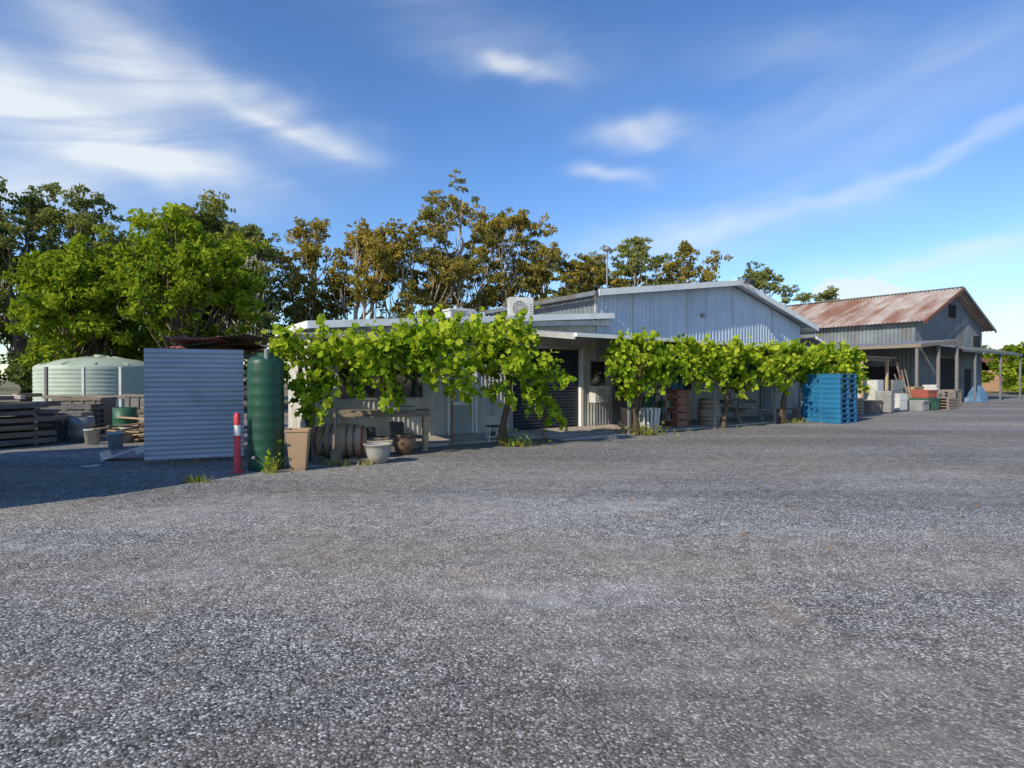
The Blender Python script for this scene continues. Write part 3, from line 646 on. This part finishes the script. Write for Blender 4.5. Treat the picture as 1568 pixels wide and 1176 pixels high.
# ---------------------------------------------------------------- trees
def tree(name,base,H,cr,lobes,leafm,bark='gumbark',ncl=60,lpc=230,ls=.34,clr=1.1,trunk_r=.22,sparse=1.0,droop=.6,bronze=0.0,seed=0,flat=.7,asp=.24,shell=.35):
    rg=np.random.default_rng(seed+100); rr=random.Random(seed)
    e=empty(name,(*base,0))
    cl=[]
    tot=sum(l[3]**2 for l in lobes)
    for l in lobes:
        k=max(3,int(ncl*l[3]**2/tot))
        for i in range(k):
            d=rg.normal(size=3); d/=np.linalg.norm(d); q=rg.uniform(shell,1)**.5
            p=np.array([l[0],l[1],l[2]*H])+d*q*np.array([l[3],l[3],l[4]])*.95
            p[2]=min(p[2],H-clr*.5); cl.append((p,clr*rg.uniform(.45,1.3),rg.uniform(0,1)))
    b=MB(); lean=rr.uniform(-.6,.6); lean2=rr.uniform(-.5,.5)
    tp=[Vector((lean*(t**1.5)+.12*math.sin(t*7+seed),lean2*t**1.5,H*.62*t)) for t in [0,.08,.25,.45,.65,.85,1]]
    b.tube(tp,[trunk_r*1.5,trunk_r*1.1,trunk_r,trunk_r*.85,trunk_r*.7,trunk_r*.55,trunk_r*.35],bark,9)
    def tpt(z):
        for i in range(6):
            if tp[i+1].z>=z or i==5:
                f=max(0,min(1,(z-tp[i].z)/(tp[i+1].z-tp[i].z))); return tp[i].lerp(tp[i+1],f)
    def limb(p,q,r0,r1,k=6):
        p=Vector(p);q=Vector(q);L_=(q-p).length; pts=[];
        for i in range(k+1):
            t=i/k; x=p.lerp(q,t); x+=Vector((rr.uniform(-1,1),rr.uniform(-1,1),0))*L_*.05*math.sin(math.pi*t); x.z-=L_*.10*math.sin(math.pi*t)
            pts.append(x)
        b.tube(pts,[r0+(r1-r0)*i/k for i in range(k+1)],bark,6,False); return pts
    for l in lobes:
        c=Vector((l[0],l[1],l[2]*H-l[4]*.35)); z0=max(H*.12,min(H*.5,c.z-math.hypot(l[0],l[1])*2-1.6))
        main=limb(tpt(z0),c,trunk_r*.6,trunk_r*.22,7)
        for p,r,t in cl:
            if (Vector(p)-Vector((l[0],l[1],l[2]*H))).length<max(l[3],l[4])*1.15 and rr.random()<.7:
                limb(rr.choice(main[2:]),p,trunk_r*.2,.022,4)
    b.make('trunk',e)
    C=[];T=[];NB=[]
    for p,r,t in cl:
        n=int(lpc*sparse*(r/clr)**2*rg.uniform(.6,1.25))
        d=rg.normal(size=(n,3)); d/=np.linalg.norm(d,axis=1)[:,None]
        q=rg.uniform(0,1,n)**.45
        sc=rg.normal(size=(8,3))*.55; idx=rg.integers(0,8,n)
        off=d*q[:,None]*.45+sc[idx]
        NB.append(off*1.0+np.array([-.2,-.5,.45]))
        off=off*r*np.array([1,1,flat])
        C.append(p+off)
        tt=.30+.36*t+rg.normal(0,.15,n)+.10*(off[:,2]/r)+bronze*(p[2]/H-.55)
        T.append(tt)
    C=np.concatenate(C);T=np.concatenate(T)
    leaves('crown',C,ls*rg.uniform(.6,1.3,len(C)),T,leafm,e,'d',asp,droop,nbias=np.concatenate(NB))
    return e
def autolobes(H,cr,n,lo=.42,hi=.86,seed=0,vr=.16,fr=.55):
    r=random.Random(seed*13+1); L_=[]
    for i in range(n):
        t=(i+.5)/n; z=lo+(hi-lo)*t+r.uniform(-.03,.03); a=i*2.4+r.uniform(-.4,.4); rad=cr*(1-fr)*math.sqrt(max(0,1-((t-.4)*1.3)**2))*r.uniform(.65,1.3)
        L_.append((rad*math.cos(a),rad*math.sin(a),z,cr*fr*r.uniform(.7,1.2),H*vr*r.uniform(.6,1.2)))
    L_.append((r.uniform(-.15,.15)*cr,0,1-vr*.8,cr*fr*.75,H*vr*.75))
    return L_
gum=[
 (-34,33,14.8,4.6,8,L_gum,.1,.9,'dark'),(-30.0,35,14.2,4.3,8,L_gum,.0,.9,'dark'),(-26.6,36,13.6,4.1,8,L_gum,.0,.95,'dark'),(-23.2,38,13.0,3.8,7,L_gum,.0,.9,'dark'),
 (-20.3,40,14.4,3.8,8,L_gum,.1,.9,'dark'),(-17.3,37,12.2,3.4,7,L_gum,.2,.8,'gum'),
 (-14.9,42,14.0,2.9,7,L_gumb,.5,.6,'gum'),(-11.3,42,13.8,3.0,7,L_gumb,.6,.6,'gum'),
 (-7.6,43,13.7,3.5,8,L_gumb,.4,.85,'gum'),(-4.4,46,18.2,4.4,10,L_gumb,.25,.9,'gum'),(-.6,47,16.5,4.1,10,L_gumb,.35,.85,'gum'),
 (3.1,48,13.3,3.5,8,L_gumb,.3,.85,'gum'),(6.9,50,12.9,3.6,8,L_gumb,.1,.85,'gum'),(11.4,52,15.0,3.8,8,L_gum,.5,.85,'gum'),(16.4,54,14.6,3.9,8,L_gumb,.2,.8,'gum'),
 (25.4,60,13.8,3.9,6,L_gum,.1,.9,'gum'),(33.5,70,13.2,4.2,6,L_gum,.3,.9,'gum'),(38.5,71,12.8,4.0,6,L_gum,.2,.9,'gum')]
for i,(x,y,H,cr,nl,lm,br,sp,bk) in enumerate(gum):
    dark=bk=='dark'
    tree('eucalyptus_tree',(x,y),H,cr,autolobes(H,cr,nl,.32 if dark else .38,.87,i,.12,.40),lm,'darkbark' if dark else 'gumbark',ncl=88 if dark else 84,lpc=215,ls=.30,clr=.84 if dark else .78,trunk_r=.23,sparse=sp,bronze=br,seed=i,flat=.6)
for i,(x,y,H,cr,lo) in enumerate([(-18.4,24.5,7.9,3.0,.3),(-13.6,24.0,8.7,3.3,.42)]):
    tree('leafy_shade_tree',(x,y),H,cr,autolobes(H,cr,7,lo,.8,i+50,.17,.55),L_green,'darkbark',ncl=95,lpc=240,ls=.26,clr=.76,trunk_r=.2,droop=.2,bronze=.2,seed=50+i,flat=.7,asp=.28)
def mass(name,items,lm,ls,per,seed):
    rg=np.random.default_rng(seed); C=[];T=[];NB=[]
    for (x,y,h,r) in items:
        k=int(7*r)
        for j in range(k):
            p=np.array([x+rg.normal()*r*.5,y+rg.normal()*r*.4,rg.uniform(.25,1)*h-.4]); n=per
            d=rg.normal(size=(n,3)); d/=np.linalg.norm(d,axis=1)[:,None]
            C.append(p+d*(rg.uniform(0,1,n)**.5)[:,None]*np.array([1,1,.7])*rg.uniform(.5,1.1)*r*.38); T.append(.15+.55*rg.uniform()+rg.normal(0,.15,n)); NB.append(d*1.2+np.array([0,-.2,.5]))
    C=np.concatenate(C);T=np.concatenate(T);NB=np.concatenate(NB); ok=C[:,2]>0
    return leaves(name,C[ok],ls*rg.uniform(.6,1.3,ok.sum()),T[ok],lm,None,'d',.28,.2,nbias=NB[ok])
rg=random.Random(3)
mass('understorey_shrubs',[(x+rg.uniform(-1,1),rg.uniform(27,33),rg.uniform(2.2,4.4),rg.uniform(1.4,2.4)) for x in np.arange(-40,-7,2.0)],L_far,.32,130,5)
mass('distant_trees',[(x+rg.uniform(-2,2),rg.uniform(72,95),rg.uniform(3.5,7),rg.uniform(3,4.5)) for x in np.arange(-90,120,4.6)],L_far,.7,90,6)
mass('distant_orchard',[(x,y,rg.uniform(4.5,6.0),3.0) for x,y in [(50,56),(54,60),(58,62),(62,64),(57,57),(66,66),(70,68)]],L_green,.45,150,8)

# ---------------------------------------------------------------- vines
def vine(name,x0,x1,fz_top,fz_bot,dens,trunks,th=.38,seed=0,shoots=10,size=.16):
    rg=np.random.default_rng(seed); e=empty(name,P0,A)
    C=[];T=[]
    ncl=int((x1-x0)*17)
    cx=rg.uniform(x0,x1,ncl)
    for c in cx:
        zt_=fz_top(c)+.08*math.sin(c*4.1+seed); zb_=fz_bot(c)+.16*math.sin(c*5.3+seed*2)+.1*math.sin(c*11.7)
        u_=rg.uniform()**.8; cz=zb_+.05+(zt_-.06-zb_-.05)*u_; cy=-2.62+rg.normal(0,th*.55); r=rg.uniform(.10,.30)
        k=int(dens/17*rg.uniform(.35,1.6)*(r/.2)); t=rg.uniform()
        d=rg.normal(size=(k,3))*np.array([1.15,.9,1])*r*.62
        C.append(np.array([c,cy,cz])+d); T.append(.14+.55*t+rg.normal(0,.18,k)+.30*(cz+d[:,2]-zb_)/(zt_-zb_+.01)-.05-.22*(cy+2.62)/th)  # leaf tint darkens towards the inside: canopy shade put into the colour
    b=MB()
    for i in range(shoots):
        c=rg.uniform(x0,x1); up=rg.uniform()<.35; z=fz_top(c)-.1 if up else fz_bot(c)+.15; L_=rg.uniform(.2,.65)
        s=rg.uniform(-.4,.4); y=-2.6-rg.uniform(0,.4); pts=[]
        for q in range(7):
            t=q/6; pts.append((c+s*t,y-.1*t,z+(L_*t*.6 if up else -L_*t)))
        b.tube(pts,[.008]*7,'greenp',4,False)
        k=16; tt=rg.uniform(0,1,k)
        C.append(np.stack([c+s*tt,y-.1*tt,z+(L_*tt*.6 if up else -L_*tt)],1)+rg.normal(0,.05,(k,3))); T.append(.65+rg.normal(0,.2,k))
    for (tx,ty,tz) in trunks:
        pts=[];rad=[]
        for q in range(11):
            t=q/10; pts.append((tx+.09*math.sin(t*6+tx),ty+.06*math.cos(t*5),tz*t)); rad.append(.075-.035*t+.012*math.sin(q*2.1))
        b.tube(pts,rad,'bark',8)
        b.tube([(tx+.1,ty+.03,0),(tx+.0,ty,.5),(tx+.12,ty-.03,1.0),(tx-.03,ty,tz)],[.04,.035,.03,.02],'bark',6)
        for q in range(5):
            s=rg.uniform(-1.3,1.3); b.tube([pts[-3],(tx+s*.4,-2.5,tz+.05),(tx+s,-2.5,tz+rg.uniform(.0,.2))],[.03,.022,.012],'bark',6,False)
    xx=np.linspace(x0+.1,x1-.1,14)
    b.tube([(x,-2.6+.05*math.sin(x*3),fz_top(x)-.35+.05*math.sin(x*5)) for x in xx],.02,'bark',6)
    b.make('trunk_and_canes',e)
    C=np.concatenate(C);T=np.concatenate(T); ok=C[:,2]>.05
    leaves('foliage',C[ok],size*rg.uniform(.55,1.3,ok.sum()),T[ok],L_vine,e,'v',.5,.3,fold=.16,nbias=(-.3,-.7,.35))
    return e
def lerp(xs,ys): return lambda x: float(np.interp(x,xs,ys))
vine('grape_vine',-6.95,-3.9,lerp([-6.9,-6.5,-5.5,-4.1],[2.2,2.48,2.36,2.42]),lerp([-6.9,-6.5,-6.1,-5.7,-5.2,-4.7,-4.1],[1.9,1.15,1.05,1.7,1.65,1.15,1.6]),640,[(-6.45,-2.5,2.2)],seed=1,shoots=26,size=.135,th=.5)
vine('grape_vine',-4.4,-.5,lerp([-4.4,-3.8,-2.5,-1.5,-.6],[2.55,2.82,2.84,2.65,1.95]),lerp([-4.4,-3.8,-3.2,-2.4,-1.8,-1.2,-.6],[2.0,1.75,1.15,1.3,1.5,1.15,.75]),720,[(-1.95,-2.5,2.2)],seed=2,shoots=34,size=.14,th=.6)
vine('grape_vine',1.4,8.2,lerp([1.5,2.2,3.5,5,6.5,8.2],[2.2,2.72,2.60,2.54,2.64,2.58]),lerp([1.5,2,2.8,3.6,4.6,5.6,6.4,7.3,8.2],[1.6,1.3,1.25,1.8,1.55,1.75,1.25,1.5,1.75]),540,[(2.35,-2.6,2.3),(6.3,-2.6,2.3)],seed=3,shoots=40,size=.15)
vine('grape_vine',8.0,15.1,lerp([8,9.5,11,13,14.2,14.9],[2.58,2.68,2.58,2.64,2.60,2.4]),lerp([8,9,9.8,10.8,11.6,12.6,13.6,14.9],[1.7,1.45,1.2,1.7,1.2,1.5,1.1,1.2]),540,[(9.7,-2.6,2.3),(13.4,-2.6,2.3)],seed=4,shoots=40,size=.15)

def weeds(name,loc,r,n,h,seed,lf=0):
    rg=np.random.default_rng(seed); V=[];F=[];T=[]
    for i in range(n):
        a=rg.uniform(0,6.28); q=r*rg.uniform(0,1)**.5*(.4+.6*rg.uniform()); x=q*math.cos(a)*1.6; y=q*math.sin(a)*.7; hh=h*rg.uniform(.2,1.0)**1.4; dx,dy=rg.normal(0,.5,2)*hh; w=.004+.006*rg.uniform(); c=rg.uniform(0,6.28); wx,wy=w*math.cos(c),w*math.sin(c)
        o=len(V); V+=[(x-wx,y-wy,0),(x+wx,y+wy,0),(x+dx*.4+wx*.7,y+dy*.4+wy*.7,hh*.6),(x+dx*.4-wx*.7,y+dy*.4-wy*.7,hh*.6),(x+dx,y+dy,hh)]
        F+=[(o,o+1,o+2,o+3),(o+3,o+2,o+4)]; t=rg.uniform(); T+=[t,t]
    me=bpy.data.meshes.new(name); me.from_pydata(V,[],F); at=me.attributes.new('tint','FLOAT','FACE'); at.data.foreach_set('value',T); me.materials.append(L_weed)
    o=bpy.data.objects.new(name,me); COL.objects.link(o); o.location=loc
    if lf:
        k=lf; C=rg.normal(0,1,(k,3))*np.array([r*.8,r*.4,h*.3])+np.array([0,0,h*.4]); C=C[C[:,2]>.02]
        leaves('weed_leaves',C,.07*rg.uniform(.5,1.4,len(C)),rg.uniform(.1,.9,len(C)),L_weed if seed%2 else L_vine,o,'v',.35,.1)
    return o
weeds('weed_clump',(-4.75,8.5,.004),.18,110,.16,1); weeds('weed_clump',(-3.95,9.35,0),.10,50,.4,2,40); weeds('weed_clump',(-3.1,10.1,0),.22,90,.18,3); weeds('weed_clump',(-2.6,10.2,0),.16,50,.15,4)
weeds('weed_clump',(3.55,15.7,0),.5,360,.36,5,170); weeds('weed_clump',(.05,13.0,0),.28,160,.3,6,100); weeds('weed_clump',(.6,13.4,0),.2,60,.12,7)
weeds('weed_clump',(6.9,18.7,0),.4,120,.18,8,30); weeds('weed_clump',(9.9,19.9,0),.5,140,.22,9,40); weeds('weed_clump',(-6.0,10.3,0),.35,60,.10,10)
weeds('weed_clump',(5.0,16.9,0),.6,70,.1,13)
rgx=np.random.default_rng(77); n=520
C=np.stack([rgx.uniform(-6,9,n),rgx.uniform(4,15,n),np.full(n,.012)],1); keep=(C[:,1]<9.5+C[:,0]*.55+3.2)&(rgx.uniform(0,1,n)<np.clip((C[:,1]-3)/9,.08,1)); C=C[keep]
leaves('leaf_litter',C,.035*rgx.uniform(.5,1.5,len(C)),rgx.uniform(.3,1,len(C)),leafmat('dry_leaves',[(.10,.06,.03),(.2,.12,.05),(.3,.2,.09)],.1),None,'v',.4,0,nbias=(0,0,4))

# ---------------------------------------------------------------- light
az=math.atan2(-.68,-.73); el=math.radians(31)
Sd=Vector((math.sin(az)*math.cos(el),math.cos(az)*math.cos(el),math.sin(el)))
sl=bpy.data.lights.new('sun','SUN'); sl.energy=5.0; sl.angle=math.radians(.5); sl.color=(1,.90,.72)
so=bpy.data.objects.new('sun',sl); COL.objects.link(so); so.rotation_euler=Sd.to_track_quat('Z','Y').to_euler(); so.location=(-20,-20,20)

w=bpy.data.worlds.new('World'); scene.world=w; w.use_nodes=True
nt=w.node_tree; N=nt.nodes; L=nt.links; N.clear()
out=N.new('ShaderNodeOutputWorld'); bg=N.new('ShaderNodeBackground'); bg.inputs[1].default_value=.15
sky=N.new('ShaderNodeTexSky'); sky.sky_type='NISHITA'; sky.sun_disc=False; sky.sun_elevation=el; sky.sun_rotation=az; sky.air_density=1.0; sky.dust_density=.15; sky.ozone_density=4.0
hs=N.new('ShaderNodeHueSaturation'); hs.inputs['Hue'].default_value=.507; hs.inputs['Saturation'].default_value=1.15; hs.inputs['Value'].default_value=1.25
L.new(sky.outputs[0],hs.inputs['Color']); L.new(hs.outputs[0],bg.inputs[0])
cb=N.new('ShaderNodeBackground'); cb.inputs[0].default_value=(.90,.95,1,1); cb.inputs[1].default_value=.95
mix=N.new('ShaderNodeMixShader'); L.new(bg.outputs[0],mix.inputs[1]); L.new(cb.outputs[0],mix.inputs[2]); L.new(mix.outputs[0],out.inputs[0])
tc=N.new('ShaderNodeTexCoord'); sp=N.new('ShaderNodeSeparateXYZ'); L.new(tc.outputs['Generated'],sp.inputs[0])
def mth(op,a,b=None,clamp=False):
    m=N.new('ShaderNodeMath'); m.operation=op; m.use_clamp=clamp
    for i,x in enumerate((a,b)):
        if x is None: continue
        if isinstance(x,(int,float)): m.inputs[i].default_value=x
        else: L.new(x,m.inputs[i])
    return m.outputs[0]
azn=mth('MULTIPLY',mth('ARCTAN2',sp.outputs[0],sp.outputs[1]),57.2958)
eln=mth('MULTIPLY',mth('ARCSINE',sp.outputs[2]),57.2958)
cmb=N.new('ShaderNodeCombineXYZ'); L.new(azn,cmb.inputs[0]); L.new(eln,cmb.inputs[1])
def nz(sx,sy,rot,scale,detail,dist,off=0,rough=.6):
    mp=N.new('ShaderNodeMapping'); mp.inputs['Scale'].default_value=(sx,sy,1); mp.inputs['Location'].default_value=(off,off*.7,0)
    mr_=N.new('ShaderNodeMapping'); mr_.inputs['Rotation'].default_value=(0,0,math.radians(rot)); L.new(cmb.outputs[0],mr_.inputs[0]); L.new(mr_.outputs[0],mp.inputs[0])
    n=N.new('ShaderNodeTexNoise'); n.inputs['Scale'].default_value=scale; n.inputs['Detail'].default_value=detail; n.inputs['Distortion'].default_value=dist; n.inputs['Roughness'].default_value=rough
    L.new(mp.outputs[0],n.inputs['Vector']); return n.outputs['Fac']
wa=nz(.1,.16,0,1,2,0,3); wb=nz(.1,.16,0,1,2,0,17)
azw=mth('ADD',azn,mth('MULTIPLY',mth('SUBTRACT',wa,.5),8)); elw=mth('ADD',eln,mth('MULTIPLY',mth('SUBTRACT',wb,.5),5))
tot=None
for (a,e_,ra,re,ro,st) in [(-41,20.3,12,2.8,-8,1.0),(-36,26,7,3.2,-40,.65),(-33,17.4,9,1.8,-5,.65),(-19.5,22.6,5.5,1.1,-10,.8),(-26,23.6,9,2.4,-16,.6),
  (0.5,28.6,4.0,.9,-6,.75),(13,22.6,4.6,1.0,-8,.7),(9.5,19.6,3.4,.9,-5,.65),(34,17.0,13,.7,14,.55),(19,13.6,13,2.2,10,.45),(39,9.3,10,1.1,4,.75),
  (-42,14.5,9,2.0,-4,.8),(33,22,13,3,12,.25),(-6,32,14,3,-15,.18),(28,27,10,2,-8,.15),(-46,32,10,5,-20,.45)]:
    c,s=math.cos(math.radians(ro)),math.sin(math.radians(ro))
    dx=mth('SUBTRACT',azw,a); dy=mth('SUBTRACT',elw,e_)
    u=mth('ADD',mth('MULTIPLY',dx,c/ra),mth('MULTIPLY',dy,s/ra)); v=mth('ADD',mth('MULTIPLY',dx,-s/re),mth('MULTIPLY',dy,c/re))
    g_=mth('MULTIPLY',mth('EXPONENT',mth('MULTIPLY',mth('ADD',mth('MULTIPLY',u,u),mth('MULTIPLY',v,v)),-1)),st)
    tot=g_ if tot is None else mth('ADD',tot,g_)
n1=nz(.05,.30,-14,1,6,.5,5,.55)
dens=mth('MULTIPLY',tot,mth('ADD',mth('MULTIPLY',n1,2.3),-.3),True)
cu=None
for (a,e_,ra,re) in [(30.6,7.6,3.6,1.5),(41.5,3.6,4.5,2.2),(33.5,6.6,3,1)]:
    u=mth('DIVIDE',mth('SUBTRACT',azn,a),ra); v=mth('DIVIDE',mth('SUBTRACT',eln,e_),re)
    g_=mth('EXPONENT',mth('MULTIPLY',mth('ADD',mth('MULTIPLY',u,u),mth('MULTIPLY',v,v)),-1)); cu=g_ if cu is None else mth('ADD',cu,g_)
n2=nz(.5,.8,0,1,5,.2,9)
cum=mth('MULTIPLY',mth('SUBTRACT',mth('ADD',cu,mth('MULTIPLY',n2,1.0)),.95),4,True)
fin=mth('MAXIMUM',mth('MULTIPLY',dens,.92),mth('MULTIPLY',cum,.8),True)
L.new(fin,mix.inputs[0])

# ---------------------------------------------------------------- camera
cd=bpy.data.cameras.new('camera'); cd.lens=20; cd.sensor_width=36; cd.clip_end=2000; cd.clip_start=.05
co=bpy.data.objects.new('camera',cd); COL.objects.link(co); co.location=(0,0,1.55); co.rotation_euler=(math.radians(90-.52),0,0)
scene.camera=co
scene.view_settings.view_transform='Standard'; scene.view_settings.look='None'; scene.view_settings.exposure=0
